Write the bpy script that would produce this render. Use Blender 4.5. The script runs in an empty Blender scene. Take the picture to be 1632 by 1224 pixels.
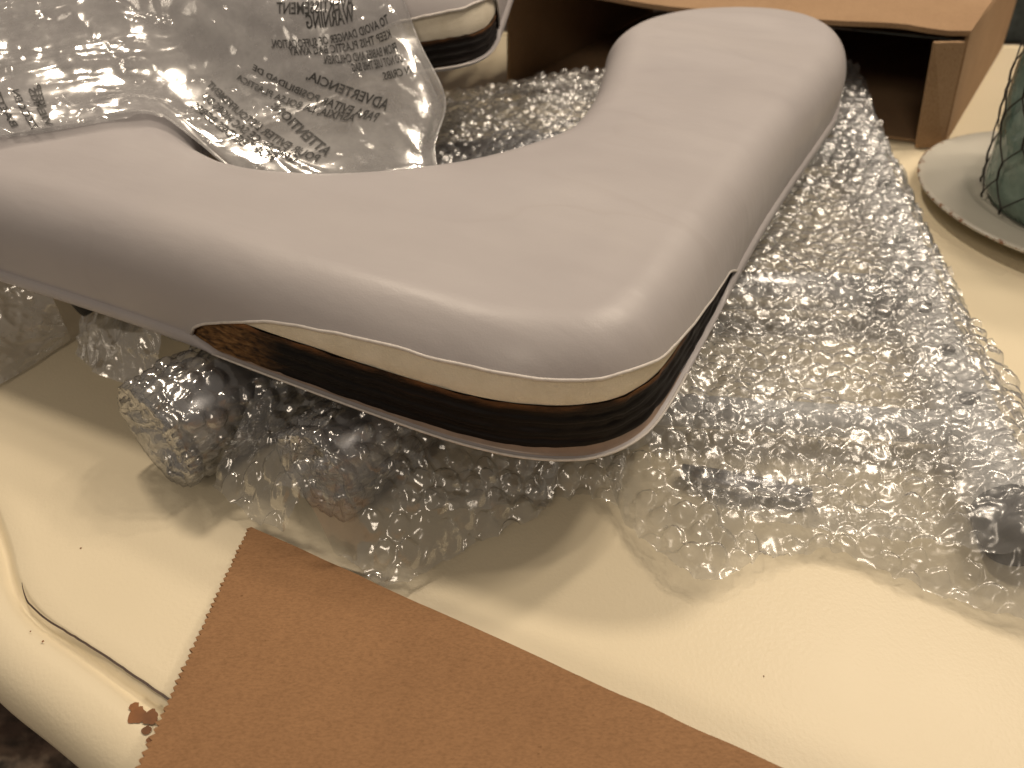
import bpy, bmesh, math, random
import numpy as np
from mathutils import Vector, Matrix
from mathutils.geometry import delaunay_2d_cdt

random.seed(7)
sc = bpy.context.scene
COL = sc.collection
PI = math.pi

# ------------------------------------------------------------------ camera, light, exposure
cd = bpy.data.cameras.new('camera')
cam = bpy.data.objects.new('camera', cd)
COL.objects.link(cam)
cam.location = (0, 0, 0.30)
cam.rotation_euler = (math.radians(50), 0, 0)
cd.sensor_width = 5.6
cd.lens = 4.248
cd.clip_start = 0.01
cd.clip_end = 60
cd.dof.use_dof = True
cd.dof.focus_distance = 0.345
cd.dof.aperture_fstop = 1.8
sc.camera = cam

w = bpy.data.worlds.new('World')
sc.world = w
w.use_nodes = True
bgn = w.node_tree.nodes['Background']
bgn.inputs[0].default_value = (1.0, 0.84, 0.68, 1)
bgn.inputs[1].default_value = 0.16

# the chandelier above the table: five warm bulbs on a ring (out of frame)
for k in range(5):
    a = 2 * PI * k / 5 + 0.35
    ld = bpy.data.lights.new('chandelier_bulb', 'POINT')
    ld.energy = 18.5
    ld.color = (1.0, 0.838, 0.655)
    ld.shadow_soft_size = 0.06
    lo = bpy.data.objects.new('chandelier_bulb', ld)
    COL.objects.link(lo)
    lo.location = (0.93 + 0.28 * math.cos(a), 0.90 + 0.28 * math.sin(a), 1.60)

# a second, weaker ceiling lamp further back on the left
ld = bpy.data.lights.new('ceiling_lamp', 'POINT')
ld.energy = 56.0
ld.color = (1.0, 0.838, 0.655)
ld.shadow_soft_size = 0.10
lo = bpy.data.objects.new('ceiling_lamp', ld)
COL.objects.link(lo)
lo.location = (-0.45, 1.05, 1.75)

# fill light added behind the camera for glints on the front film
ld = bpy.data.lights.new('front_fill', 'POINT')
ld.energy = 36.0
ld.color = (1.0, 0.838, 0.655)
ld.shadow_soft_size = 0.30
lo = bpy.data.objects.new('front_fill', ld)
COL.objects.link(lo)
lo.location = (-0.55, -1.25, 1.45)

sc.view_settings.view_transform = 'Standard'
sc.view_settings.look = 'None'
sc.view_settings.exposure = 0.0
sc.view_settings.gamma = 1.0
sc.render.engine = 'CYCLES'
sc.cycles.use_denoising = True
sc.cycles.max_bounces = 10
sc.cycles.transparent_max_bounces = 40
sc.cycles.caustics_reflective = False
sc.cycles.caustics_refractive = False
sc.cycles.sample_clamp_indirect = 4.0

# ------------------------------------------------------------------ numpy noise
def _hash(ix, iy, seed):
    n = (ix.astype(np.int64) * 374761393 + iy.astype(np.int64) * 668265263 + seed * 974634777) & 0xFFFFFFFF
    n = ((n ^ (n >> 13)) * 1274126177) & 0xFFFFFFFF
    n = n ^ (n >> 16)
    return (n & 0xFFFFFF) / float(0xFFFFFF)

def vnoise(x, y, seed=0):
    x = np.asarray(x, float); y = np.asarray(y, float)
    ix = np.floor(x); iy = np.floor(y)
    fx = x - ix; fy = y - iy
    fx = fx * fx * fx * (fx * (fx * 6 - 15) + 10); fy = fy * fy * fy * (fy * (fy * 6 - 15) + 10)
    a = _hash(ix, iy, seed); b = _hash(ix + 1, iy, seed)
    c = _hash(ix, iy + 1, seed); d = _hash(ix + 1, iy + 1, seed)
    return (a * (1 - fx) + b * fx) * (1 - fy) + (c * (1 - fx) + d * fx) * fy

def fbm(x, y, seed=0, o=3):
    s = 0; a = 0.5
    for k in range(o):
        s = s + a * (vnoise(x, y, seed + 17 * k) - 0.5)
        x = x * 2.03 + 5.1; y = y * 2.03 + 1.7; a *= 0.5
    return s

def ridge(x, y, seed=0, o=3):
    """sharp creases at the zero crossings of noise"""
    s = 0; a = 0.5
    for k in range(o):
        s = s + a * (1 - np.abs(2 * vnoise(x, y, seed + 31 * k) - 1) * 2)
        c, d = 0.8, 0.6
        x, y = (x * c - y * d) * 2.1 + 3.3, (x * d + y * c) * 2.1 + 7.9
        a *= 0.5
    return s

# ------------------------------------------------------------------ mesh helpers
def link(name, me, m, parent=None, smooth=True):
    o = bpy.data.objects.new(name, me)
    COL.objects.link(o)
    if m is not None and not me.materials:
        me.materials.append(m)
    if parent is not None:
        o.parent = parent
    if smooth:
        me.polygons.foreach_set('use_smooth', [True] * len(me.polygons))
    return o

def mesh(name, V, F):
    me = bpy.data.meshes.new(name)
    me.from_pydata([tuple(v) for v in V], [], [tuple(int(i) for i in f) for f in F])
    me.update()
    return me

def grid_mesh(name, P, uv=None, closed_u=False):
    """P (n,m,3) grid -> quads, written with foreach_set (fast)"""
    n, m = P.shape[:2]
    idx = np.arange(n * m).reshape(n, m)
    if closed_u:
        A = idx; B = np.roll(idx, -1, 0)
        q = np.stack([A[:, :-1], B[:, :-1], B[:, 1:], A[:, 1:]], -1).reshape(-1, 4)
    else:
        q = np.stack([idx[:-1, :-1], idx[1:, :-1], idx[1:, 1:], idx[:-1, 1:]], -1).reshape(-1, 4)
    me = bpy.data.meshes.new(name)
    me.vertices.add(n * m)
    me.vertices.foreach_set('co', P.astype(np.float32).ravel())
    k = len(q)
    me.loops.add(k * 4)
    me.loops.foreach_set('vertex_index', q.astype(np.int32).ravel())
    me.polygons.add(k)
    me.polygons.foreach_set('loop_start', np.arange(0, k * 4, 4, dtype=np.int32))
    me.polygons.foreach_set('loop_total', np.full(k, 4, dtype=np.int32))
    me.polygons.foreach_set('use_smooth', np.ones(k, dtype=bool))
    if uv is not None:
        l = me.uv_layers.new(name='UVMap')
        l.data.foreach_set('uv', uv.reshape(-1, 2)[q.ravel()].astype(np.float32).ravel())
    me.update(calc_edges=True)
    me.validate()
    return me

def normals(P):
    du = np.gradient(P, axis=0); dv = np.gradient(P, axis=1)
    N = np.cross(du, dv)
    return N / (np.linalg.norm(N, axis=2, keepdims=True) + 1e-12)

def tube_mesh(name, pts, r, seg=12, cap=True):
    pts = [Vector(p) for p in pts]
    rr = r if hasattr(r, '__len__') else [r] * len(pts)
    V = []; F = []
    up = None
    for i, p in enumerate(pts):
        t = (pts[min(i + 1, len(pts) - 1)] - pts[max(i - 1, 0)]).normalized()
        if up is None:
            up = t.orthogonal().normalized()
        up = (up - t * up.dot(t)).normalized()
        b = t.cross(up)
        for k in range(seg):
            a = 2 * PI * k / seg
            V.append(p + (up * math.cos(a) + b * math.sin(a)) * rr[i])
    n = len(pts)
    for i in range(n - 1):
        for k in range(seg):
            k2 = (k + 1) % seg
            F.append((i * seg + k, i * seg + k2, (i + 1) * seg + k2, (i + 1) * seg + k))
    if cap:
        F.append(tuple(range(seg))[::-1])
        F.append(tuple(range((n - 1) * seg, n * seg)))
    return mesh(name, V, F)

def lathe_mesh(name, prof, seg=64):
    P = np.array(prof)
    a = np.linspace(0, 2 * PI, seg, endpoint=False)
    G = np.zeros((seg, len(P), 3))
    G[:, :, 0] = P[None, :, 0] * np.cos(a)[:, None]
    G[:, :, 1] = P[None, :, 0] * np.sin(a)[:, None]
    G[:, :, 2] = P[None, :, 1]
    return grid_mesh(name, G, closed_u=True)

def thing(name, label, cat, loc=(0, 0, 0), rotz=0, group=None):
    o = bpy.data.objects.new(name, None)
    COL.objects.link(o)
    o.location = loc
    o.rotation_euler = (0, 0, rotz)
    o.empty_display_size = 0.02
    tag(o, label, cat, group)
    return o

def tag(o, label, cat, group=None):
    o['label'] = label
    o['category'] = cat
    if group:
        o['group'] = group
    return o

def spline(P, per=12, closed=False):
    P = np.array(P, float)
    k = len(P); out = []
    rng = range(k) if closed else range(k - 1)
    for i in rng:
        a = P[i - 1] if (closed or i > 0) else 2 * P[0] - P[1]
        b = P[i]; c = P[(i + 1) % k]
        d = P[(i + 2) % k] if (closed or i + 2 < k) else 2 * P[-1] - P[-2]
        t = np.linspace(0, 1, per, endpoint=False)[:, None]
        out.append(.5 * ((2 * b) + (-a + c) * t + (2 * a - 5 * b + 4 * c - d) * t ** 2 + (-a + 3 * b - 3 * c + d) * t ** 3))
    if not closed:
        out.append(P[-1:])
    return np.vstack(out)

def resample(C, n, closed=False):
    C = np.array(C, float)
    if closed:
        C = np.vstack([C, C[:1]])
    s = np.r_[0, np.cumsum(np.linalg.norm(np.diff(C, axis=0), axis=1))]
    S = np.linspace(0, s[-1], n, endpoint=not closed)
    return np.stack([np.interp(S, s, C[:, j]) for j in range(C.shape[1])], 1), S

# ------------------------------------------------------------------ materials
class NT:
    def __init__(self, name):
        self.m = bpy.data.materials.new(name)
        self.m.use_nodes = True
        self.t = self.m.node_tree
        self.n = self.t.nodes
        self.p = self.n['Principled BSDF']
        self.out = self.n['Material Output']
    def add(self, typ, **kw):
        x = self.n.new(typ)
        for k, v in kw.items():
            if k.startswith('_'):
                setattr(x, k[1:], v)
            else:
                x.inputs[k.replace('__', ' ')].default_value = v
        return x
    def l(self, a, b):
        self.t.links.new(a, b)
    def coord(self, which='Object', scale=(1, 1, 1)):
        tc = self.add('ShaderNodeTexCoord')
        mp = self.add('ShaderNodeMapping')
        mp.inputs['Scale'].default_value = scale
        self.l(tc.outputs[which], mp.inputs[0])
        return mp.outputs[0]
    def noise(self, vec, scale, detail=4, rough=0.5):
        x = self.add('ShaderNodeTexNoise', Scale=scale, Detail=detail, Roughness=rough)
        self.l(vec, x.inputs['Vector'])
        return x.outputs['Fac']
    def ramp(self, fac, stops, interp='LINEAR'):
        x = self.add('ShaderNodeValToRGB')
        x.color_ramp.interpolation = interp
        e = x.color_ramp.elements
        while len(e) < len(stops):
            e.new(0.5)
        for q, (pos, c) in zip(e, stops):
            q.position = pos
            q.color = tuple(c) + (1,) if len(c) == 3 else c
        self.l(fac, x.inputs[0])
        return x.outputs[0]
    def mixc(self, fac, a, b, mode='MIX'):
        x = self.add('ShaderNodeMix')
        x.data_type = 'RGBA'
        x.blend_type = mode
        for sk, v in ((x.inputs[0], fac), (x.inputs[6], a), (x.inputs[7], b)):
            if hasattr(v, 'links'):
                self.l(v, sk)
            elif isinstance(v, (int, float)):
                sk.default_value = v
            else:
                sk.default_value = tuple(v) + (1,)
        return x.outputs[2]
    def math(self, op, a, b=0.0):
        x = self.add('ShaderNodeMath')
        x.operation = op
        for sk, v in ((x.inputs[0], a), (x.inputs[1], b)):
            if hasattr(v, 'links'):
                self.l(v, sk)
            else:
                sk.default_value = v
        return x.outputs[0]
    def bump(self, h, strength, dist):
        x = self.add('ShaderNodeBump', Strength=strength, Distance=dist)
        self.l(h, x.inputs['Height'])
        return x.outputs[0]

def mat_simple(name, col, rough, metal=0.0, nscale=0, namp=0.1, bump=0.0, bscale=200, bdist=0.001):
    T = NT(name)
    T.p.inputs['Roughness'].default_value = rough
    T.p.inputs['Metallic'].default_value = metal
    v = T.coord('Object')
    if nscale:
        f = T.noise(v, nscale, 5, 0.6)
        a = tuple(c * (1 - namp) for c in col); b = tuple(min(1, c * (1 + namp)) for c in col)
        T.l(T.ramp(f, [(0.3, a), (0.7, b)]), T.p.inputs['Base Color'])
    else:
        T.p.inputs['Base Color'].default_value = tuple(col) + (1,)
    if bump:
        T.l(T.bump(T.noise(v, bscale, 3), bump, bdist), T.p.inputs['Normal'])
    return T.m

def mat_vinyl():
    T = NT('grey_vinyl')
    v = T.coord('Object')
    f = T.noise(v, 9, 4, 0.55)
    base = T.ramp(f, [(0.32, (0.412, 0.388, 0.398)), (0.70, (0.455, 0.430, 0.434))])
    mk = T.noise(T.coord('Object', (1.0, 2.2, 1.0)), 4.5, 3, 0.45)
    ln = T.ramp(mk, [(0.476, (1,) * 3), (0.499, (0.962, 0.955, 0.95)), (0.505, (1,) * 3)])
    ln2 = T.ramp(mk, [(0.40, (1,) * 3), (0.62, (0.955, 0.95, 0.945))])
    fade = T.ramp(T.noise(v, 6, 2), [(0.42, (0,) * 3), (0.62, (1,) * 3)])
    T.l(T.mixc(1.0, T.mixc(fade, base, T.mixc(1.0, base, ln, 'MULTIPLY')), ln2, 'MULTIPLY'), T.p.inputs['Base Color'])
    # smears: faint streaks left on the gloss
    v2 = T.coord('Object', (2.2, 9, 4))
    sm = T.noise(v2, 5, 5, 0.6)
    T.l(T.ramp(sm, [(0.35, (0.38,) * 3), (0.65, (0.50,) * 3)]), T.p.inputs['Roughness'])
    vo = T.add('ShaderNodeTexVoronoi', Scale=900.0)
    T.l(v, vo.inputs['Vector'])
    g = T.math('ADD', T.math('MULTIPLY', vo.outputs['Distance'], 0.7), T.noise(v, 1500, 2))
    # finer grain is only felt in patches
    b1 = T.bump(g, 0.16, 0.0002)
    v3 = T.coord('Object', (1.0, 3.0, 1.0))
    b2 = T.add('ShaderNodeBump', Strength=0.22, Distance=0.004)
    T.l(T.noise(v3, 16, 3, 0.5), b2.inputs['Height'])
    T.l(b1, b2.inputs['Normal'])
    T.l(b2.outputs[0], T.p.inputs['Normal'])
    T.p.inputs['Specular IOR Level'].default_value = 0.45
    return T.m

def mat_ply():
    T = NT('scorched_plywood_edge')
    tc = T.add('ShaderNodeTexCoord')
    mp = T.add('ShaderNodeMapping')
    mp.inputs['Scale'].default_value = (14, 900, 1)
    T.l(tc.outputs['UV'], mp.inputs[0])
    st = T.noise(mp.outputs[0], 1.0, 5, 0.65)
    dark = T.ramp(st, [(0.30, (0.002, 0.0016, 0.0016)), (0.58, (0.007, 0.004, 0.003)), (0.76, (0.030, 0.014, 0.008))])
    mp2 = T.add('ShaderNodeMapping')
    mp2.inputs['Scale'].default_value = (160, 420, 1)
    mp2.inputs['Rotation'].default_value = (0, 0, 0.12)
    T.l(tc.outputs['UV'], mp2.inputs[0])
    fib = T.noise(mp2.outputs[0], 1.0, 6, 0.7)
    raw = T.ramp(fib, [(0.36, (0.02, 0.010, 0.005)), (0.52, (0.16, 0.082, 0.03)), (0.70, (0.34, 0.20, 0.085))])
    sx = T.add('ShaderNodeSeparateXYZ')
    T.l(tc.outputs['UV'], sx.inputs[0])
    wob = T.math('MULTIPLY', T.math('SUBTRACT', T.noise(mp2.outputs[0], 0.6, 4), 0.5), 0.022)
    s = T.math('ADD', sx.outputs['X'], wob)
    left = T.ramp(s, [(0.068, (1,) * 3), (0.098, (0,) * 3)])        # bare fibres where the split starts
    c = T.mixc(left, dark, raw)
    # orange glue line along the top of the board
    top = T.ramp(T.math('ADD', sx.outputs['Y'], T.math('MULTIPLY', wob, 0.12)), [(0.0208, (0,) * 3), (0.0238, (1,) * 3)])
    mp3 = T.add('ShaderNodeMapping')
    mp3.inputs['Scale'].default_value = (30, 60, 1)
    T.l(tc.outputs['UV'], mp3.inputs[0])
    brk = T.ramp(T.noise(mp3.outputs[0], 1.0, 5, 0.7), [(0.38, (0.08,) * 3), (0.66, (1,) * 3)])
    c = T.mixc(T.math('MULTIPLY', T.math('MULTIPLY', top, brk), 0.8), c, (0.27, 0.12, 0.042))
    T.l(c, T.p.inputs['Base Color'])
    T.p.inputs['Roughness'].default_value = 0.62
    T.p.inputs['Specular IOR Level'].default_value = 0.22
    T.l(T.bump(T.math('ADD', st, fib), 0.5, 0.0006), T.p.inputs['Normal'])
    return T.m

def mat_foam():
    T = NT('cream_foam')
    v = T.coord('Object')
    vo = T.add('ShaderNodeTexVoronoi', Scale=1000.0)
    T.l(v, vo.inputs['Vector'])
    T.l(T.ramp(T.noise(v, 60, 5, 0.65), [(0.3, (0.68, 0.62, 0.49)), (0.7, (0.80, 0.74, 0.61))]), T.p.inputs['Base Color'])
    T.l(T.bump(vo.outputs['Distance'], 0.35, 0.0006), T.p.inputs['Normal'])
    T.p.inputs['Roughness'].default_value = 0.95
    T.p.inputs['Specular IOR Level'].default_value = 0.1
    return T.m

def mat_film(name, gloss=0.10, edge=0.55, rough=0.16, milk=0.05, tint=(0.97, 0.975, 0.98), bump=0.0, bscale=300, milkc=(0.85, 0.85, 0.87)):
    T = NT(name)
    T.n.remove(T.p)
    tr = T.add('ShaderNodeBsdfTransparent', Color=tuple(tint) + (1,))
    gl = T.add('ShaderNodeBsdfGlossy', Color=(1, 1, 1, 1), Roughness=rough)
    df = T.add('ShaderNodeBsdfDiffuse', Color=tuple(milkc) + (1,))
    tl = T.add('ShaderNodeBsdfTranslucent', Color=tuple(milkc) + (1,))
    lw = T.add('ShaderNodeLayerWeight', Blend=0.35)
    v = T.coord('Object')
    if bump:
        b = T.bump(T.noise(v, bscale, 4, 0.6), bump, 0.0008)
        for x in (gl, df, lw):
            T.l(b, x.inputs['Normal'])
    lw2 = T.add('ShaderNodeLayerWeight', Blend=0.5)
    T.l(T.ramp(lw2.outputs['Facing'], [(0.45, tuple(tint)), (0.92, (0.50, 0.50, 0.51))]), tr.inputs[0])
    f = T.math('ADD', T.math('MULTIPLY', lw.outputs['Facing'], edge), gloss)
    md = T.add('ShaderNodeMixShader', Fac=0.5)
    T.l(df.outputs[0], md.inputs[1]); T.l(tl.outputs[0], md.inputs[2])
    m1 = T.add('ShaderNodeMixShader')
    cl = T.math('MULTIPLY', T.noise(v, 40, 4, 0.6), milk * 2)
    T.l(cl, m1.inputs[0])
    T.l(tr.outputs[0], m1.inputs[1]); T.l(md.outputs[0], m1.inputs[2])
    m2 = T.add('ShaderNodeMixShader')
    T.l(f, m2.inputs[0])
    T.l(m1.outputs[0], m2.inputs[1]); T.l(gl.outputs[0], m2.inputs[2])
    T.l(m2.outputs[0], T.out.inputs[0])
    return T.m

def mat_card(name, c0=(0.262, 0.142, 0.068), c1=(0.312, 0.172, 0.083)):
    T = NT(name)
    v = T.coord('Object')
    f = T.noise(v, 14, 6, 0.65)
    fine = T.noise(T.coord('Object', (1, 2.2, 1)), 520, 5, 0.75)
    a = T.ramp(f, [(0.3, c0), (0.7, c1)])
    fl = T.ramp(fine, [(0.30, (0.72, 0.70, 0.68)), (0.55, (1,) * 3), (0.75, (1.14, 1.14, 1.15))])
    sp = T.ramp(T.noise(v, 260, 2, 0.5), [(0.20, (0.55, 0.5, 0.45)), (0.27, (1,) * 3)])
    c = T.mixc(1.0, a, fl, 'MULTIPLY')
    c = T.mixc(1.0, c, sp, 'MULTIPLY')
    mpw = T.add('ShaderNodeMapping')
    mpw.inputs['Rotation'].default_value = (0, 0, 0.42)
    T.l(v, mpw.inputs[0])
    wav = T.add('ShaderNodeTexWave', Scale=26.0, Distortion=1.2, Detail=2.0)
    T.l(mpw.outputs[0], wav.inputs['Vector'])
    c = T.mixc(1.0, c, T.ramp(wav.outputs['Fac'], [(0.0, (0.98, 0.978, 0.975)), (1.0, (1.0,) * 3)]), 'MULTIPLY')
    T.l(c, T.p.inputs['Base Color'])
    T.p.inputs['Roughness'].default_value = 0.82
    T.p.inputs['Specular IOR Level'].default_value = 0.25
    T.l(T.bump(fine, 0.12, 0.0003), T.p.inputs['Normal'])
    return T.m

def mat_table():
    T = NT('cream_lacquer')
    v = T.coord('Object')
    c = T.ramp(T.noise(v, 5, 5, 0.6), [(0.3, (0.715, 0.630, 0.460)), (0.7, (0.765, 0.680, 0.505))])
    dirt = T.ramp(T.noise(v, 130, 2, 0.5), [(0.16, (0.45, 0.36, 0.24)), (0.20, (1,) * 3)])
    T.l(T.mixc(0.6, c, T.mixc(1.0, c, dirt, 'MULTIPLY')), T.p.inputs['Base Color'])
    T.l(T.ramp(T.noise(v, 7, 4), [(0.3, (0.27,) * 3), (0.7, (0.36,) * 3)]), T.p.inputs['Roughness'])
    T.l(T.bump(T.math('ADD', T.noise(v, 520, 2), T.math('MULTIPLY', T.noise(v, 60, 2), 0.25)), 0.22, 0.0006), T.p.inputs['Normal'])
    T.p.inputs['Specular IOR Level'].default_value = 0.13
    return T.m

def mat_rug():
    T = NT('patterned_rug')
    v = T.coord('Object')
    d = T.noise(v, 9, 5, 0.65)
    d2 = T.noise(T.coord('Object', (1, 2.2, 1)), 22, 4, 0.6)
    a = T.ramp(d, [(0.36, (0.08, 0.055, 0.042)), (0.47, (0.20, 0.155, 0.12)), (0.53, (0.42, 0.36, 0.29)), (0.62, (0.09, 0.10, 0.095)), (0.72, (0.28, 0.085, 0.04))])
    b = T.ramp(d2, [(0.35, (0.35, 0.33, 0.32)), (0.6, (1.1, 1.0, 0.95))])
    T.l(T.mixc(1.0, a, b, 'MULTIPLY'), T.p.inputs['Base Color'])
    T.p.inputs['Roughness'].default_value = 1.0
    T.l(T.bump(T.noise(v, 260, 3), 0.8, 0.004), T.p.inputs['Normal'])
    return T.m

def mat_plate():
    T = NT('distressed_white_glaze')
    v = T.coord('Object')
    n = T.noise(v, 120, 5, 0.7)
    sx = T.add('ShaderNodeSeparateXYZ')
    T.l(v, sx.inputs[0])
    rr = T.math('SQRT', T.math('ADD', T.math('MULTIPLY', sx.outputs['X'], sx.outputs['X']), T.math('MULTIPLY', sx.outputs['Y'], sx.outputs['Y'])))
    rim = T.math('ADD', T.math('MULTIPLY', T.math('SUBTRACT', rr, 0.1282), 90.0), T.math('MULTIPLY', T.math('SUBTRACT', n, 0.5), 3.2))
    chip = T.ramp(rim, [(0.40, (0,) * 3), (0.55, (1,) * 3)])
    base = T.ramp(T.noise(v, 10, 3), [(0.3, (0.46, 0.44, 0.385)), (0.7, (0.53, 0.51, 0.45))])
    T.l(T.mixc(chip, base, (0.22, 0.11, 0.06)), T.p.inputs['Base Color'])
    T.p.inputs['Roughness'].default_value = 0.33
    return T.m

def mat_glass():
    T = NT('sea_green_glass')
    v = T.coord('Object')
    p = T.p
    T.l(T.ramp(T.noise(v, 26, 4, 0.6), [(0.35, (0.16, 0.26, 0.22)), (0.65, (0.36, 0.48, 0.41))]), p.inputs['Base Color'])
    p.inputs['Transmission Weight'].default_value = 0.35
    p.inputs['Roughness'].default_value = 0.12
    p.inputs['IOR'].default_value = 1.45
    T.l(T.bump(T.noise(v, 45, 3), 0.6, 0.006), p.inputs['Normal'])
    return T.m

def mat_metal(name, col, rough, bump=0.1):
    T = NT(name)
    v = T.coord('Object')
    T.p.inputs['Base Color'].default_value = tuple(col) + (1,)
    T.p.inputs['Metallic'].default_value = 1.0
    T.l(T.ramp(T.noise(v, 120, 4), [(0.3, (rough * 0.8,) * 3), (0.7, (rough * 1.25,) * 3)]), T.p.inputs['Roughness'])
    return T.m

M = dict(
    vinyl=mat_vinyl(), ply=mat_ply(), foam=mat_foam(), card=mat_card('kraft_cardboard'),
    card2=mat_card('kraft_box_board', (0.32, 0.205, 0.118), (0.375, 0.247, 0.146)),
    table=mat_table(), rug=mat_rug(), plate=mat_plate(), glass=mat_glass(),
    hem=mat_simple('vinyl_cut_edge', (0.62, 0.585, 0.55), 0.6, nscale=300, namp=0.12),
    backing=mat_simple('vinyl_inner_face', (0.30, 0.22, 0.17), 0.35, nscale=60, namp=0.2),
    bubble=mat_film('bubble_film', gloss=0.060, edge=0.40, rough=0.26, milk=0.155, bump=0.10, bscale=300, tint=(0.955, 0.96, 0.965), milkc=(0.80, 0.82, 0.86)),
    bag=mat_film('clear_bag_film', gloss=0.13, edge=0.48, rough=0.15, milk=0.34, milkc=(0.95, 0.94, 0.95)),
    bag2=mat_film('loose_bag_film', gloss=0.13, edge=0.55, rough=0.17, milk=0.36, milkc=(0.88, 0.87, 0.86)),
    bubble_clear=mat_film('clear_bubble_film', gloss=0.10, edge=0.52, rough=0.17, milk=0.075, bump=0.08, bscale=300, tint=(0.965, 0.97, 0.975), milkc=(0.80, 0.82, 0.86)),
    ink=mat_simple('black_ink', (0.012, 0.012, 0.012), 0.5),
    alu=mat_metal('brushed_aluminium', (0.78, 0.78, 0.79), 0.32),
    steel=mat_metal('grey_steel', (0.42, 0.42, 0.44), 0.34),
    white=mat_simple('white_enamel', (0.70, 0.70, 0.69), 0.32, nscale=40, namp=0.05),
    rubber=mat_simple('black_rubber', (0.012, 0.012, 0.013), 0.5, nscale=80, namp=0.3),
    hole=mat_simple('dark_bore', (0.01, 0.01, 0.01), 0.8),
    wire=mat_simple('dark_iron_wire', (0.025, 0.022, 0.02), 0.55, metal=0.3, nscale=200, namp=0.4),
    line=mat_simple('brown_pinstripe', (0.055, 0.030, 0.018), 0.5, nscale=150, namp=0.35),
    chip=mat_simple('bare_wood_chip', (0.21, 0.082, 0.022), 0.6, nscale=120, namp=0.3),
    teal=mat_simple('teal_cloth', (0.045, 0.052, 0.048), 0.95, nscale=24, namp=0.6),
    redwood=mat_simple('red_brown_wood', (0.075, 0.014, 0.006), 0.5, nscale=20, namp=0.2),
)

# ------------------------------------------------------------------ setting: floor rug
fl = link('floor', mesh('floor', [(-4, -3, -.755), (4, -3, -.755), (4, 6, -.755), (-4, 6, -.755)], [(0, 1, 2, 3)]), mat_simple('dark_floorboards', (0.06, 0.035, 0.02), 0.5, nscale=6, namp=0.3), smooth=False)
fl['kind'] = 'structure'
rp = np.array([(x, y) for x, y in [(-1.6, -1.2), (1.7, -1.2), (1.7, 2.4), (-1.6, 2.4)]])
rg = link('rug', mesh('rug', [(x, y, z) for z in (-.755, -.745) for x, y in rp], [(4, 5, 6, 7), (0, 1, 5, 4), (1, 2, 6, 5), (2, 3, 7, 6), (3, 0, 4, 7)]), M['rug'], smooth=False)
tag(rg, 'dark mottled rug on the floor below the table edge', 'rug')

# ------------------------------------------------------------------ the table
GROOVE = [(-.247, .238), (-.230, .214), (-.209, .195), (-.175, .1745), (-.141, .154), (-.06, .106), (.08, .02), (.30, -.09), (.60, -.06), (.86, .22), (.88, .55), (.76, .86), (.640, .993), (.600, 1.008),
          (.35, 1.04), (-.10, 1.06), (-.45, 1.0), (-.70, .78), (-.62, .55), (-.43, .41), (-.325, .325), (-.275, .272)]
tb = thing('table', 'cream painted wooden table with a moulded rounded edge and dark pinstripe', 'table', (0, 0, 0))
gc, gs = resample(spline(GROOVE, 20, True), 720, True)
T_ = np.roll(gc, -1, 0) - np.roll(gc, 1, 0)
T_ /= np.linalg.norm(T_, axis=1)[:, None]
GN = np.c_[T_[:, 1], -T_[:, 0]]           # outward
prof = [(-0.012, 0.0), (-0.0052, -0.0002), (-0.0036, -0.0010), (-0.0016, -0.0040), (0.0, -0.0050), (0.0012, -0.0044), (0.0032, -0.0014), (0.0056, 0.0002), (0.011, 0.0006), (0.017, -0.0010), (0.0225, -0.0048),
        (0.0265, -0.0105), (0.0285, -0.0175), (0.0285, -0.0245), (0.026, -0.030), (0.021, -0.0335), (0.010, -0.0350), (-0.03, -0.035)]
Pm = np.zeros((720, len(prof), 3))
for j, (d, z) in enumerate(prof):
    Pm[:, j, :2] = gc + GN * d
    Pm[:, j, 2] = z
link('edge_moulding', grid_mesh('edge_moulding', Pm, closed_u=True), M['table'], tb)
ring = gc - GN * 0.012
bm = bmesh.new()
vs = [bm.verts.new((x, y, 0.0)) for x, y in ring]
bm.faces.new(vs)
bmesh.ops.triangulate(bm, faces=bm.faces[:])
me = bpy.data.meshes.new('tabletop')
bm.to_mesh(me); bm.free()
link('tabletop', me, M['table'], tb, smooth=False)
# pinstripe: a thin dark scratch-like line inside the groove
lc = resample(spline([(-.2255, .2150), (-.2225, .2105), (-.2165, .2035), (-.203, .1945), (-.175, .1795), (-.142, .1605), (-.10, .136), (-.05, .106)], 12), 90)[0]
wd = 0.00045 * np.interp(np.arange(90), [0, 6, 20, 90], [0.25, 0.8, 1.0, 1.3])
tt = np.gradient(lc, axis=0); tt /= np.linalg.norm(tt, axis=1)[:, None]
nn = np.c_[-tt[:, 1], tt[:, 0]]
jit = (vnoise(np.arange(90) * 0.7, np.zeros(90), 3) - .5) * 0.0003
G = np.zeros((90, 2, 3))
G[:, 0, :2] = lc + nn * (wd + jit)[:, None]; G[:, 1, :2] = lc - nn * (wd - jit)[:, None]
G[:, :, 2] = 0.0004
link('pinstripe', grid_mesh('pinstripe', G), M['line'], tb)
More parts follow.
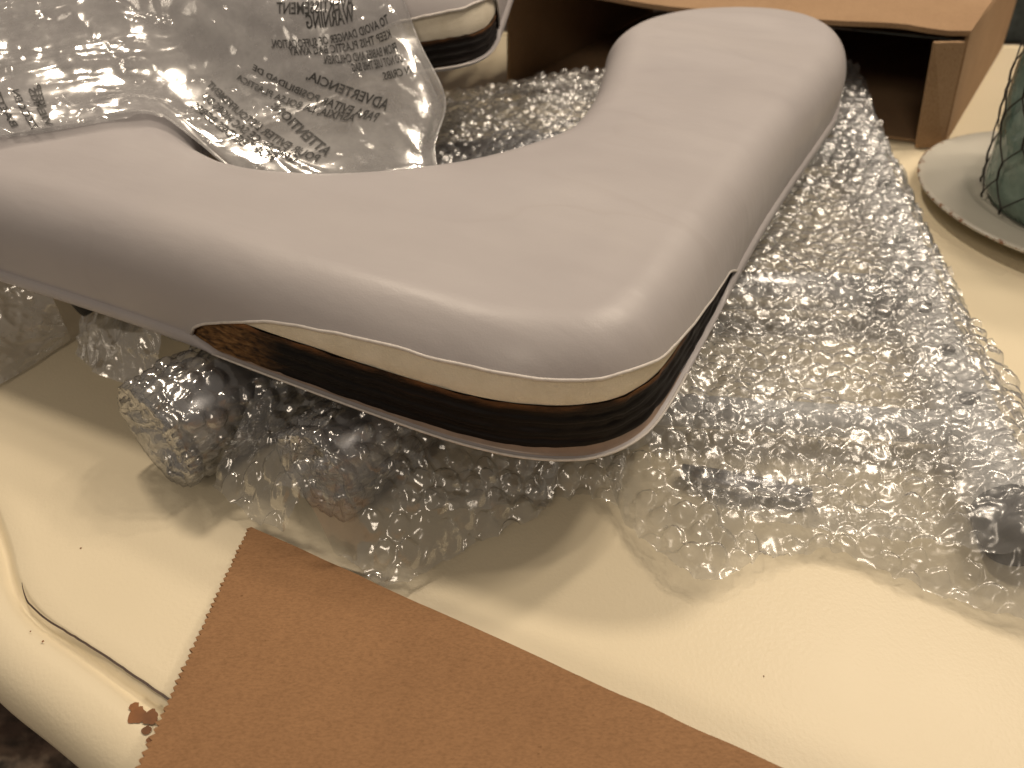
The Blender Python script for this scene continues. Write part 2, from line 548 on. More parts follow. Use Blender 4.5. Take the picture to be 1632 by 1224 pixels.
# chips in the paint on the moulding
def chip(cx, cy, r, sd, z=0.0011):
    n = 22
    V = [(cx, cy, z)]
    for k in range(n):
        a = 2 * PI * k / n
        q = r * (0.78 + 0.5 * float(vnoise(math.cos(a) * 1.7 + sd, math.sin(a) * 1.7, sd)))
        V.append((cx + q * math.cos(a), cy + q * math.sin(a), z))
    link('paint_chip', mesh('paint_chip', V, [(0, k + 1, (k + 1) % n + 1) for k in range(n)]), M['chip'], tb)
def un(x, y, z=0.0):
    p = math.radians(40); f = 1238.0
    F = np.array([0, math.cos(p), -math.sin(p)]); U = np.array([0, math.sin(p), math.cos(p)])
    d = F + np.array([1, 0, 0]) * (x - 816) / f - U * (y - 612) / f
    return np.array([0, 0, .3]) + d * (z - .3) / d[2]
for k, (px, py, r) in enumerate([(219, 1140, .0036), (213, 1125, .0018), (240, 1142, .0030), (233, 1163, .0017), (237, 1179, .0011)]):
    q = un(px, py, .0012)
    chip(q[0], q[1], r, k + 2, 0.00085 + 0.00006 * k)
# a scuff or two on the lacquer
for k, (px, py, r) in enumerate([(50, 1008, .0004), (70, 1024, .0005), (129, 874, .0004), (1217, 1078, .0003)]):
    q = un(px, py, 0)
    chip(q[0], q[1], r, k + 9, 0.0010 if py > 1000 and px < 100 else 0.0003)
# the table's pedestal, out of view under the top
lg = lathe_mesh('pedestal', [(0.001, -.745), (.30, -.745), (.30, -.72), (.10, -.66), (.07, -.4), (.09, -.1), (.2, -.036), (.001, -.036)], 32)
ob = link('pedestal', lg, M['table'], tb)
ob.location = (.15, .5, 0)

# ------------------------------------------------------------------ padded seats
HALF = [(0, -9.0), (10, -9.2), (17, -9.2), (20.5, -8.9), (23, -8.2), (25.1, -6.9), (26.3, -5.1), (26.8, -2.7), (27, 2), (27.1, 8), (27.3, 15), (27.7, 22), (28.3, 30), (28.6, 36), (27.8, 41.5), (25.3, 45.2), (21.5, 46.6), (17.2, 45.6),
        (13.0, 42.5), (10.5, 38), (10.0, 33.5), (11, 30), (13, 22), (13.8, 16), (13.4, 12.4), (11, 7.8), (8.1, 4.8), (4.9, 2.6), (1.5, 1.5)]
_h = np.array(HALF) / 100
_Q = spline(np.vstack([_h, [[0, .014]], _h[1:][::-1] * [-1, 1]]), 24, True)
for _ in range(6):
    _Q = .25 * np.roll(_Q, 1, 0) + .5 * _Q + .25 * np.roll(_Q, -1, 0)
NO = 640
OUT, OS = resample(_Q, NO, True)
_T = np.roll(OUT, -1, 0) - np.roll(OUT, 1, 0)
_T /= np.linalg.norm(_T, axis=1)[:, None]
ON = np.c_[_T[:, 1], -_T[:, 0]]
TH, RR, RV = .056, .0285, .0325
WT = .0240                                  # top of the plywood

def roll(a):
    """profile: a in [0,1] from the bottom edge up the side and over the rim -> inset d, height z"""
    L1 = TH - RV; L2 = PI / 2 * .0325
    t = np.asarray(a) * (L1 + L2)
    th = np.clip((t - L1) / L2, 0, 1) * PI / 2
    return np.where(t < L1, 0, RR * (1 - np.cos(th))), np.where(t < L1, t, TH - RV + RV * np.sin(th))
_aa = np.linspace(0, 1, 400); _dd, _zz = roll(_aa)

def fill_ring(ring2, zfun, step):
    """flat region inside a closed ring: constrained Delaunay with interior points"""
    n = len(ring2)
    x0, y0 = ring2.min(0); x1, y1 = ring2.max(0)
    X, Y = np.meshgrid(np.arange(x0, x1, step), np.arange(y0, y1, step))
    pts = np.c_[X.ravel(), Y.ravel()]
    ins, dist = inside_dist(pts, ring2)
    pts = pts[ins & (dist > step * 0.55)]
    allp = [Vector(p) for p in np.vstack([ring2, pts])]
    r = delaunay_2d_cdt(allp, [(i, (i + 1) % n) for i in range(n)], [], 0, 1e-6)
    V = np.array([tuple(v) for v in r[0]]); Fs = [f for f in r[2]]
    C = np.array([V[list(f)].mean(0) for f in Fs])
    ok, _ = inside_dist(C, ring2)
    Fs = [f for f, k in zip(Fs, ok) if k]
    return V, zfun(V), Fs

def inside_dist(pts, poly):
    x, y = pts[:, 0], pts[:, 1]
    ins = np.zeros(len(pts), bool)
    dist = np.full(len(pts), 1e9)
    A = poly; B = np.roll(poly, -1, 0)
    for a, b in zip(A, B):
        if (a[1] > b[1]) or (a[1] < b[1]):
            c = ((a[1] > y) != (b[1] > y)) & (x < (b[0] - a[0]) * (y - a[1]) / (b[1] - a[1]) + a[0])
            ins ^= c
        ab = b - a
        t = np.clip(((pts - a) @ ab) / (ab @ ab + 1e-15), 0, 1)
        dist = np.minimum(dist, np.hypot(x - a[0] - t * ab[0], y - a[1] - t * ab[1]))
    return ins, dist

TOPRING = OUT - ON * RR
_topmesh = None
def ztop(V, seed):
    ins, d = inside_dist(V, TOPRING)
    d = np.where(ins, d, 0)
    k = np.clip(d / .02, 0, 1); k = k * k * (3 - 2 * k)
    return TH + .0016 * k + k * (.0022 * fbm(V[:, 0] * 16, V[:, 1] * 16, seed, 2) + .0006 * fbm(V[:, 0] * 60, V[:, 1] * 25, seed + 3, 2))

def make_seat(name, label, loc, rotz, open_s, open_z, lip, seed, group, tilt=(0, 0), WT=WT):
    t = thing(name, label, 'seat cushion', loc, rotz, group)
    t.rotation_euler = (tilt[0], tilt[1], rotz)
    # height of the cover's lower edge above the board's underside, along the outline
    ze = np.interp(OS, open_s, open_z, left=0, right=0)
    ze = ze + np.where(ze > .004, (.0024 * (vnoise(OS * 32, OS * 0, seed) - .5) + .0010 * (vnoise(OS * 90, OS * 0, seed + 2) - .5)) + .0005 * (vnoise(OS * 150, OS * 0, seed + 1) - .5), 0)
    op = np.clip(ze / .012, 0, 1)
    a0 = np.interp(ze, _zz, _aa)
    rows = 26
    P = np.zeros((NO, rows, 3))
    for j in range(rows):
        a = a0 + (1 - a0) * (j / (rows - 1))
        d, z = roll(a)
        fl_ = (1 - j / (rows - 1)) ** 6
        d = d - op * fl_ * .0008 + .0009 * fbm(OS * 30, z * 30, seed + 5, 2) * np.sin(np.pi * j / (rows - 1))
        # slight pull inwards along the stapled foot of the side
        d = d + (1 - op) * .0012 * np.exp(-((z - .0075) / .0022) ** 2)
        P[:, j, :2] = OUT - ON * d[:, None]
        P[:, j, 2] = z
    side = P
    V2, Z, Fs = fill_ring(TOPRING, lambda V: ztop(V, seed), .007)
    # one continuous cover: side rows + top
    n0 = NO * rows
    idx = np.arange(n0).reshape(NO, rows)
    B = np.roll(idx, -1, 0)
    q = np.stack([idx[:, :-1], B[:, :-1], B[:, 1:], idx[:, 1:]], -1).reshape(-1, 4)
    mp = {}
    ext = []
    for i, v in enumerate(V2):
        if i < NO:
            mp[i] = int(idx[i, -1])
        else:
            mp[i] = n0 + len(ext); ext.append((v[0], v[1], Z[i]))
    faces = [tuple(f) for f in q.tolist()] + [tuple(mp[i] for i in f) for f in Fs]
    V = np.vstack([side.reshape(-1, 3), np.array(ext)])
    me = mesh('vinyl_cover', V, faces)
    cov = link('vinyl_cover', me, M['vinyl'], t)
    # pale cut edge of the vinyl along the split, a fold elsewhere
    k = np.where(ze > .003)[0]
    k = k[np.argsort(OS[k])]
    edge = [tuple(side[i, 0] - np.r_[ON[i] * .0003, 0]) for i in k]
    link('cut_edge', tube_mesh('cut_edge', edge, .00085, 8), M['hem'], cov)
    # the folded hem all round the underside
    hem = np.zeros((NO, 6, 3))
    for j, (d, z) in enumerate([(.0012, .0062), (-.0008, .0058), (-.0016, .0035), (-.0016, .0005), (-.0004, -.0012), (.006, -.0014)]):
        dl = np.interp(OS, lip[0], lip[1], left=0, right=0)
        inop = np.clip((ze - .008) / .012, 0, 1)
        zz = z * (1 - .84 * inop * (z > 0)) - dl
        hem[:, j, :2] = OUT - ON * d
        hem[:, j, 2] = zz
    link('hem', grid_mesh('hem', hem, closed_u=True), M['vinyl'], cov)
    dl = np.interp(OS, lip[0], lip[1], left=0, right=0)
    kk = np.where(dl > .0008)[0]
    G = np.zeros((len(kk), 4, 3))
    for j, (d, z) in enumerate([(.0030, .0030), (.0015, .0000), (.0002, -.0002), (-.0012, .0012)]):
        G[:, j, :2] = OUT[kk] - ON[kk] * d
        G[:, j, 2] = z - dl[kk] * (0.0 if j == 0 else (0.55 if j == 1 else 0.95))
    link('inner_face', grid_mesh('inner_face', G), M['backing'], cov)
    link('lower_cut_edge', tube_mesh('lower_cut_edge', [tuple(np.r_[OUT[i] + ON[i] * .0014, .0009 - dl[i]]) for i in kk], .00065, 8), M['hem'], cov)
    # plywood board
    layers = 7
    zs = [.0002]
    for q in range(layers):                                    # veneers stand a hair proud of one another
        zs += [WT * (q + .06) / layers, WT * (q + .5) / layers, WT * (q + .94) / layers]
    zs[-1] = WT
    pl = np.zeros((NO, len(zs), 3)); uv = np.zeros((NO, len(zs), 2))
    for j, z in enumerate(zs):
        ply_i = max(0, j - 1) // 3
        d = .0013 + (.0006 if ply_i % 2 else 0) + (.0004 if (j == 0 or (j - 1) % 3 != 1) else 0)
        d = d + .0007 * (vnoise(OS * 160, OS * 0 + ply_i * 3, seed + 9) - .5) + .0005 * (vnoise(OS * 500, OS * 0 + ply_i * 5, seed + 10) - .5)
        pl[:, j, :2] = OUT - ON * np.asarray(d)[:, None]
        pl[:, j, 2] = z + ((.0016 * (vnoise(OS * 60, OS * 0, seed + 12) - .5) + .0008 * (vnoise(OS * 240, OS * 0, seed + 13) - .5)) * (z / WT))
        uv[:, j, 0] = OS; uv[:, j, 1] = z * .024 / WT
    board = link('plywood_board', grid_mesh('plywood_board', pl, uv, closed_u=True), M['ply'], t)
    # foam core: its own roll, a little inside the cover
    fr = np.zeros((NO, 16, 3))
    af = np.interp(WT, _zz, _aa)
    for j in range(16):
        d, z = roll(af + (1 - af) * j / 15)
        fr[:, j, :2] = OUT - ON * (d + .0016 + (.0008 if j == 0 else 0) + .0004 * (vnoise(OS * 120, OS * 0 + j * .7, seed + 20)[:, None] - .5))
        fr[:, j, 2] = z - .0022 * min(1, j / 10.)
    link('foam_core', grid_mesh('foam_core', fr, closed_u=True), M['foam'], t)
    # underside sheet
    Vu, Zu, Fu = fill_ring((OUT - ON * .0035)[::4], lambda V: np.full(len(V), .0018), .04)
    link('underside', mesh('underside', np.c_[Vu, Zu], Fu), M['backing'], t, smooth=False)
    return t

PZ = .0625
A1 = math.radians(-26)
seat1 = make_seat('padded_seat', 'grey vinyl horseshoe seat pad split open at its front corner, lying on bubble wrap', (-.157, .413, PZ), A1,
                  [.035, .043, .052, .067, .095, .124, .162, .195, .219, .238, .257, .266, .295, .333, .390, .43],
                  [.000, .012, .0180, .0240, .0318, .0360, .0385, .0400, .0390, .0378, .0374, .0370, .0340, .0290, .0215, .000],
                  ([.05, .10, .16, .20, .25, .28, .31, .34], [.0010, .0014, .0022, .0035, .0058, .0046, .0018, 0]), 4, 'seat pads')
A2 = math.radians(-4)
seat2 = make_seat('padded_seat', 'second grey seat pad inside the printed clear bag, white foam showing at its corner', (-.2776, .6385, .1250), A2,
                  [.176, .19, .21, .235, .262, .29, .31, .33], [.0, .022, .031, .035, .036, .035, .030, .0],
                  ([.17, .2, .25, .3], [0, .001, .001, 0]), 11, 'seat pads', WT=.0175)

def seat_height(X, Y, loc, rz, poly=OUT):
    c, s = math.cos(-rz), math.sin(-rz)
    x = X - loc[0]; y = Y - loc[1]
    p = np.c_[(x * c - y * s).ravel(), (x * s + y * c).ravel()]
    ins, d = inside_dist(p, poly[::4])
    z = np.where(d < RR, TH - RV + RV * np.sqrt(np.clip(1 - (1 - d / RR) ** 2, 0, 1)), TH + .0015)
    return np.where(ins, z + loc[2], -1).reshape(X.shape)

# ------------------------------------------------------------------ thin films
def coons(b, t, l, r, n, m):
    """transfinite patch: b,t run along u; l,r along v; n samples in u, m in v"""
    b = resample(spline(b, 10), n)[0]; t = resample(spline(t, 10), n)[0]
    l = resample(spline(l, 10), m)[0]; r = resample(spline(r, 10), m)[0]
    u = np.linspace(0, 1, n)[:, None, None]; v = np.linspace(0, 1, m)[None, :, None]
    P = (1 - v) * b[:, None] + v * t[:, None] + (1 - u) * l[None] + u * r[None]
    P = P - ((1 - u) * (1 - v) * b[0] + u * (1 - v) * b[-1] + (1 - u) * v * t[0] + u * v * t[-1])
    return P

def up(A, n, m):
    i = np.linspace(0, A.shape[0] - 1, n); j = np.linspace(0, A.shape[1] - 1, m)
    i0 = np.clip(np.floor(i).astype(int), 0, A.shape[0] - 2); j0 = np.clip(np.floor(j).astype(int), 0, A.shape[1] - 2)
    fi = (i - i0)[:, None]; fj = (j - j0)[None]
    return (A[i0][:, j0] * (1 - fi) + A[i0 + 1][:, j0] * fi) * (1 - fj) + (A[i0][:, j0 + 1] * (1 - fi) + A[i0 + 1][:, j0 + 1] * fi) * fj

def blur(Z, k=1):
    for _ in range(k):
        Q = np.pad(Z, 1, mode='edge')
        Z = (Q[:-2, 1:-1] + Q[2:, 1:-1] + Q[1:-1, :-2] + Q[1:-1, 2:] + 4 * Z) / 8
    return Z

def drape(P, obst, iters=500, sag=2e-5, free=(), it_extra=0):
    """relax heights of a patch over obstacles; the patch border keeps its heights except the free sides"""
    Z = np.maximum(P[:, :, 2], obst)
    for _ in range(iters):
        Q = np.pad(Z, 1, mode='edge')
        W = (Q[:-2, 1:-1] + Q[2:, 1:-1] + Q[1:-1, :-2] + Q[1:-1, 2:]) / 4 - sag
        W = np.maximum(W, obst)
        if 'b' not in free: W[:, 0] = np.maximum(P[:, 0, 2], obst[:, 0])
        if 't' not in free: W[:, -1] = np.maximum(P[:, -1, 2], obst[:, -1])
        if 'l' not in free: W[0] = np.maximum(P[0, :, 2], obst[0])
        if 'r' not in free: W[-1] = np.maximum(P[-1, :, 2], obst[-1])
        Z = W
    return Z

def bubbles(U, V, seed, pitch=.0116, R=.0051, H=.0030, flat=0.0):
    """height of bubble-wrap cells at sheet coordinates U,V; each cell inflated and dented in its own way"""
    rh = pitch * math.sqrt(3) / 2
    best = np.full(U.shape, 1e9); bi = np.zeros(U.shape); bj = np.zeros(U.shape); bu = np.zeros(U.shape); bv = np.zeros(U.shape)
    j0 = np.floor(V / rh)
    for dj in (-1, 0, 1, 2):
        j = j0 + dj
        off = np.where(np.mod(j, 2) == 0, 0, .5)
        i = np.round(U / pitch - off)
        cu = (i + off) * pitch; cv = j * rh
        d = np.hypot(U - cu, V - cv)
        k = d < best
        best = np.where(k, d, best); bi = np.where(k, i, bi); bj = np.where(k, j, bj)
        bu = np.where(k, U - cu, bu); bv = np.where(k, V - cv, bv)
    infl = .35 + .75 * _hash(bi, bj, seed)
    infl = np.where(_hash(bi, bj, seed + 1) < flat, infl * .25, infl)
    q = np.clip(best / R, 0, 1)
    dome = np.sqrt(np.clip(1 - q ** 4, 0, 1))
    # dents: a tilted plane and creases across the cell's top
    ang = _hash(bi, bj, seed + 2) * 2 * PI
    tilt = (bu * np.cos(ang) + bv * np.sin(ang)) / R
    crease = ridge(bu / R * 1.3 + 9 * _hash(bi, bj, seed + 3), bv / R * 1.3 + 9 * _hash(bi, bj, seed + 4), seed + 5, 2)
    return H * infl * dome * (1 + .24 * tilt + .22 * crease)

def film_object(name, P, m, parent=None, disp=None, uv=None):
    if disp is not None:
        P = P + normals(P) * disp[:, :, None]
    return link(name, grid_mesh(name, P), m, parent)

def seg_height(X, Y, a, b, r):
    a = np.array(a, float); b = np.array(b, float)
    ab = b[:2] - a[:2]
    t = np.clip(((X - a[0]) * ab[0] + (Y - a[1]) * ab[1]) / (ab @ ab), 0, 1)
    d = np.hypot(X - a[0] - t * ab[0], Y - a[1] - t * ab[1])
    zc = a[2] + (b[2] - a[2]) * t
    return np.where(d < r, zc + np.sqrt(np.clip(r * r - d * d, 0, None)), -1)

# ------------------------------------------------------------------ aluminium chair frame under the wrap on the right
fr = thing('chair_frame', 'aluminium chair frame with holed leg rail lying under the bubble wrap', 'chair frame', (.26, .45, 0))
fr_off = Vector((.26, .45, 0))
RAIL = [(.234, .236, .0165), (.2445, .300, .0165), (.257, .390, .0165), (.284, .520, .0165), (.316, .690, .0165), (.342, .830, .0165)]
LRAIL = [(.060, .300, .0165), (.082, .39, .0165), (.115, .53, .0165), (.155, .70, .0165), (.185, .845, .0165)]
def rel(pts, off):
    return [tuple(Vector(p) - off) for p in pts]
rail = link('leg_rail', tube_mesh('leg_rail', rel(resample(spline(RAIL, 8), 40)[0], fr_off), .0155, 24), M['white'], fr)
link('leg_rail', tube_mesh('leg_rail', rel(resample(spline(LRAIL, 8), 40)[0], fr_off), .0145, 24), M['white'], fr)
rc = resample(spline(RAIL, 8), 400)[0]
for k in range(9):
    i = int(48 + k * 28)
    p = rc[i]; d = rc[i + 2] - rc[i - 2]; d /= np.linalg.norm(d)
    nrm = np.array([d[1], -d[0], 0]) * -0.30 + np.array([0, 0, .954])   # holes face up and slightly inwards
    c = p + nrm * .0147
    me = tube_mesh('hole', rel([c - nrm * .004, c + nrm * .0012], fr_off), .0050, 16)
    link('hole', me, M['hole'], rail, smooth=False)
BARS = [((.150, .612, .026), (.300, .640, .026), .0115, 'alu'), ((.085, .424, .024), (.232, .421, .024), .0120, 'alu'), ((.075, .318, .016), (.228, .300, .018), .0090, 'white'), ((.17, .77, .02), (.33, .79, .02), .011, 'alu')]
for a, b, r, mm in BARS:
    link('cross_bar', tube_mesh('cross_bar', rel([a, ((a[0] + b[0]) / 2, (a[1] + b[1]) / 2, (a[2] + b[2]) / 2), b], fr_off), r, 24), M[mm], fr)
link('connector', tube_mesh('connector', rel([(.228, .4205, .019), (.244, .419, .019), (.262, .418, .018)], fr_off), [.0135, .0135, .012], 18), M['rubber'], fr)
link('connector', tube_mesh('connector', rel([(.296, .638, .019), (.310, .641, .018)], fr_off), .0125, 18), M['rubber'], fr)
link('rubber_tip', tube_mesh('rubber_tip', rel([(.2315, .2225, .0165), (.2318, .224, .0165), (.2328, .2295, .0165), (.2355, .244, .0165), (.2362, .2465, .0165)], fr_off), [.0138, .0150, .0158, .0160, .0156], 24), M['rubber'], fr)
link('strap', tube_mesh('strap', rel([(.088, .280, .006), (.115, .270, .007), (.150, .263, .006)], fr_off), [.004, .0062, .004], 14), M['steel'], fr)

def frame_obst(X, Y, pad=.0022):
    H = np.full(X.shape, .0015)
    for pts, r in ((RAIL, .0155), (LRAIL, .0145)):
        for a, b in zip(pts[:-1], pts[1:]):
            H = np.maximum(H, seg_height(X, Y, a, b, r + pad))
    for a, b, r, mm in BARS:
        H = np.maximum(H, seg_height(X, Y, a, b, r + pad))
    H = np.maximum(H, seg_height(X, Y, (.2315, .2225, .0165), (.2355, .240, .0165), .0185))
    return H

def wrap_sheet(name, label, b, t, l, r, res, obst, seed, lift=0.0, amp=.004, free=(), group='bubble wrap', flat=.15, H=.0036, sag=1.5e-5, iters=500, crumple=1.0, clip=None, film='bubble'):
    n = max(8, int(max(np.linalg.norm(np.diff(np.array(b)[:, :2], axis=0), axis=1).sum(), np.linalg.norm(np.diff(np.array(t)[:, :2], axis=0), axis=1).sum()) / res))
    m = max(8, int(max(np.linalg.norm(np.diff(np.array(l)[:, :2], axis=0), axis=1).sum(), np.linalg.norm(np.diff(np.array(r)[:, :2], axis=0), axis=1).sum()) / res))
    P = coons(b, t, l, r, n, m)
    nc, mc = max(12, n // 4), max(12, m // 4)
    Pc = np.stack([up(P[:, :, k], nc, mc) for k in range(3)], -1)
    Z = drape(Pc, obst(Pc[:, :, 0], Pc[:, :, 1]), iters, sag, free)
    Z = blur(up(Z, n, m), 8)
    P[:, :, 2] = np.maximum(Z, .0012) + lift
    x, y = P[:, :, 0], P[:, :, 1]
    # large folds, then crinkles
    P[:, :, 2] += amp * np.clip(fbm(x * 22, y * 22, seed, 3) + .1, -.05, 1) * 1.6
    P[:, :, 2] += crumple * .0026 * np.clip(ridge(x * 38, y * 38, seed + 4, 3), -.2, 1)
    cr = crumple * (.0011 * ridge(x * 110 + 3, y * 110, seed + 9, 2) + .0005 * ridge(x * 300, y * 300 + 4, seed + 13, 2))
    P[:, :, 0] += .0016 * crumple * fbm(x * 45, y * 45, seed + 21, 2); P[:, :, 1] += .0016 * crumple * fbm(x * 45, y * 45, seed + 25, 2)
    B = bubbles(x + .0025 * fbm(x * 30, y * 30, seed + 6, 2), y + .0025 * fbm(x * 30, y * 30, seed + 7, 2), seed + 30, H=H, flat=flat)
    P[:, :, 2] += B + cr
    P[:, :, 2] = np.maximum(P[:, :, 2], .0010)
    if clip is not None:
        P[:, :, 2] = np.minimum(P[:, :, 2], clip(x, y))
    o = link(name, grid_mesh(name, P), M[film])
    tag(o, label, 'bubble wrap', group)
    return o

def under_seat(x, y):
    # keep wrap below the seat pad where the pad lies on it
    h = seat_height(x, y, (-.157, .413, PZ), A1)
    return np.where(h > 0, PZ - .003, 1.0)

def frame_o(X, Y):
    return frame_obst(X, Y)
z0 = .003
wrap_sheet('bubble_wrap', 'big sheet of bubble wrap over the metal frame on the right', 
           [(.050, .268, z0), (.060, .236, z0), (.086, .209, z0), (.115, .222, z0), (.150, .228, z0), (.185, .208, z0), (.230, .186, z0), (.275, .172, z0)],
           [(.130, .86, .03), (.25, .875, .034), (.376, .87, .006)],
           [(.050, .268, z0), (.040, .33, .018), (.055, .45, .02), (.09, .65, .02), (.130, .86, .03)],
           [(.275, .172, z0), (.282, .27, z0), (.295, .39, z0), (.315, .52, z0), (.346, .69, z0), (.376, .87, .006)],
           .00125, frame_o, 101, amp=.0075, free=(), crumple=1.35, clip=under_seat)
wrap_sheet('bubble_wrap', 'second layer of bubble wrap lying over the frame, right of the seat pad',
           [(.062, .29, .016), (.10, .245, .010), (.17, .228, .008), (.258, .198, .030)],
           [(.20, .80, .040), (.28, .81, .036), (.352, .815, .034)],
           [(.062, .29, .016), (.100, .43, .030), (.15, .62, .035), (.20, .80, .040)],
           [(.258, .198, .030), (.270, .40, .034), (.298, .58, .034), (.352, .815, .034)],
           .0014, lambda X, Y: frame_obst(X, Y, .006), 151, lift=.004, amp=.006, crumple=1.4, clip=under_seat)

# ------------------------------------------------------------------ wrapped tubes, front left
def wrapped_tube(p, d, L, R, seed, label, tlabel, inner=.019):
    d = np.array(d, float); d /= np.linalg.norm(d)
    p = np.array(p, float)
    tb_ = link('metal_tube', tube_mesh('metal_tube', [tuple(p + d * .010), tuple(p + d * .04), tuple(p + d * L)], inner, 28), M['steel'])
    tag(tb_, tlabel, 'tube', 'wrapped tubes')
    s = np.cross(d, [0, 0, 1]); s /= np.linalg.norm(s)
    u = np.cross(s, d)
    res = .0012
    nth = int(2 * PI * R / res); cap = R
    nl = int((L + cap) / res)
    th = np.linspace(0, 2 * PI, nth)[:, None]
    l = np.linspace(-cap, L, nl)[None]
    rad = np.where(l < 0, R * np.clip((l + cap) / cap, .02, 1) ** .85, R)
    x = np.where(l < 0, -.004 + .0065 * (1 - np.clip((l + cap) / cap, 0, 1)) , l)
    x = np.where(l < 0, x * 1.0, x)
    TH_, Lg = np.broadcast_arrays(th, l)
    U = TH_ * R; V = Lg
    # rim bulge, folds, crinkles
    rad = rad * (1 + .10 * fbm(np.cos(TH_) * 2 + seed, np.sin(TH_) * 2 + Lg * 14, seed, 2))
    rr = rad + .0026 * ridge(np.cos(TH_) * 3.2 + 4, np.sin(TH_) * 3.2 + Lg * 40, seed + 2, 3) * np.clip(rad / R, .2, 1)
    k = np.clip((Lg + cap * .25) / (cap * .25), 0, 1)
    # flattened where it rests on the table
    B = bubbles(U, V, seed + 5, H=.0030, flat=.12)
    rr = rr + B * k + .0007 * ridge(U * 230, V * 230, seed + 9, 2)
    cx = x + (1 - k) * (.0060 * ridge(np.cos(TH_) * rad * 90, np.sin(TH_) * rad * 90, seed + 14, 3) + .0035 * fbm(np.cos(TH_) * rad * 60, np.sin(TH_) * rad * 60, seed + 15, 2))
    P = p + d * cx[..., None] + (s * np.cos(TH_)[..., None] + u * np.sin(TH_)[..., None]) * rr[..., None]
    P[-1] = P[0]
    P[:, :, 2] = np.maximum(P[:, :, 2], .0010)
    P[:, :, 2] = np.minimum(P[:, :, 2], under_seat(P[:, :, 0], P[:, :, 1]))
    o = link('bubble_wrap', grid_mesh('bubble_wrap', P), M['bubble_clear'])
    tag(o, label, 'bubble wrap', 'bubble wrap')
    # an inner turn of the wrap
    P2 = P - (s * np.cos(TH_)[..., None] + u * np.sin(TH_)[..., None]) * (.0045 * np.clip(rad / R, 0, 1))[..., None] + d * .002
    turn = link('inner_turn', grid_mesh('inner_turn', P2[::2, ::2]), M['bubble_clear'], o)
    return o

wrapped_tube((-.176, .281, .0305), (.62, .78, .0), .19, .0275, 201, 'bubble wrap rolled round the leftmost wrapped tube, round end facing out', 'grey metal tube inside the leftmost roll of bubble wrap')
wrapped_tube((-.093, .259, .0270), (.58, .81, .0), .17, .0240, 231, 'bubble wrap rolled round the shorter tube right of the leftmost roll', 'grey metal tube inside the second roll of bubble wrap', inner=.016)

def tubes_obst(X, Y):
    H = np.full(X.shape, .001)
    H = np.maximum(H, seg_height(X, Y, (-.093, .259, .027), (.0, .39, .027), .030))
    return H
wrap_sheet('bubble_wrap', 'loose crumpled flap of bubble wrap on the table beside the cardboard corner',
           [(-.106, .236, z0), (-.095, .232, z0), (-.078, .225, z0), (-.056, .209, z0), (-.032, .222, z0), (-.012, .236, z0), (.016, .249, .006)],
           [(-.05, .345, .052), (-.01, .335, .04), (.035, .325, .03)],
           [(-.106, .236, z0), (-.084, .245, .022), (-.066, .264, .050), (-.05, .345, .052)],
           [(.016, .249, .006), (.022, .270, .010), (.030, .300, .025), (.035, .325, .03)],
           .0011, tubes_obst, 301, amp=.006, film='bubble_clear', flat=.05, H=.0032, crumple=1.15, clip=under_seat)
wrap_sheet('bubble_wrap', 'upper fold of bubble wrap tucked under the split corner of the seat pad',
           [(-.062, .248, .012), (-.03, .246, .013), (.000, .250, .012), (.019, .2535, .008)],
           [(-.02, .35, .05), (.02, .345, .05), (.06, .335, .045)],
           [(-.062, .248, .012), (-.045, .29, .032), (-.02, .35, .05)],
           [(.019, .2535, .008), (.03, .29, .030), (.06, .335, .045)],
           .0011, lambda X, Y: np.full(X.shape, .006), 331, amp=.007, film='bubble_clear', flat=.08, H=.0032, crumple=1.3, clip=under_seat)
wrap_sheet('bubble_wrap', 'small clear scrap of bubble wrap under the seat corner between the two heaps',
           [(.006, .262, z0), (.030, .262, z0), (.052, .258, z0)], [(.02, .36, .045), (.06, .36, .045), (.09, .35, .04)],
           [(.006, .262, z0), (.010, .30, .03), (.02, .36, .045)], [(.052, .258, z0), (.065, .30, .03), (.09, .35, .04)],
           .0012, lambda X, Y: np.full(X.shape, .002), 351, amp=.006, film='bubble_clear', flat=.1, H=.004, crumple=1.2, clip=under_seat)

def gap_obst(X, Y):
    H = np.full(X.shape, .004)
    H = np.maximum(H, .046 * np.exp(-(((X + .118) / .030) ** 2 + ((Y - .305) / .035) ** 2)))
    return H
wrap_sheet('bubble_wrap', 'crumpled bubble wrap filling the gap between the two wrapped tube rolls',
           [(-.150, .266, .006), (-.138, .256, .005), (-.122, .246, z0), (-.106, .240, .006)],
           [(-.10, .375, .055), (-.07, .365, .055), (-.045, .355, .052)],
           [(-.150, .266, .006), (-.128, .300, .040), (-.10, .375, .055)],
           [(-.108, .238, .006), (-.088, .262, .045), (-.045, .355, .052)],
           .0011, gap_obst, 371, amp=.008, film='bubble_clear', flat=.08, H=.0032, crumple=1.5, clip=under_seat)

# ------------------------------------------------------------------ heap of wrap inside the horseshoe
hp = [((-.02, .50, .028), (.17, .80, .028), .022), ((-.12, .60, .022), (.12, .64, .030), .018)]
for a, b, r in hp:
    o = link('metal_tube', tube_mesh('metal_tube', [a, tuple((np.array(a) + np.array(b)) / 2), b], r, 24), M['steel'])
    tag(o, 'grey tube crossing under the bubble wrap inside the horseshoe' if r < .02 else 'thick grey tube running back under the wrap inside the horseshoe', 'tube', 'wrapped tubes')
def heap_obst(X, Y):
    H = np.full(X.shape, .002)
    for a, b, r in hp:
        H = np.maximum(H, seg_height(X, Y, a, b, r + .003))
    H = np.maximum(H, .052 * np.exp(-(((X - .04) / .09) ** 2 + ((Y - .70) / .07) ** 2)))
    H = np.maximum(H, .044 * np.exp(-(((X + .01) / .07) ** 2 + ((Y - .56) / .06) ** 2)))
    return H
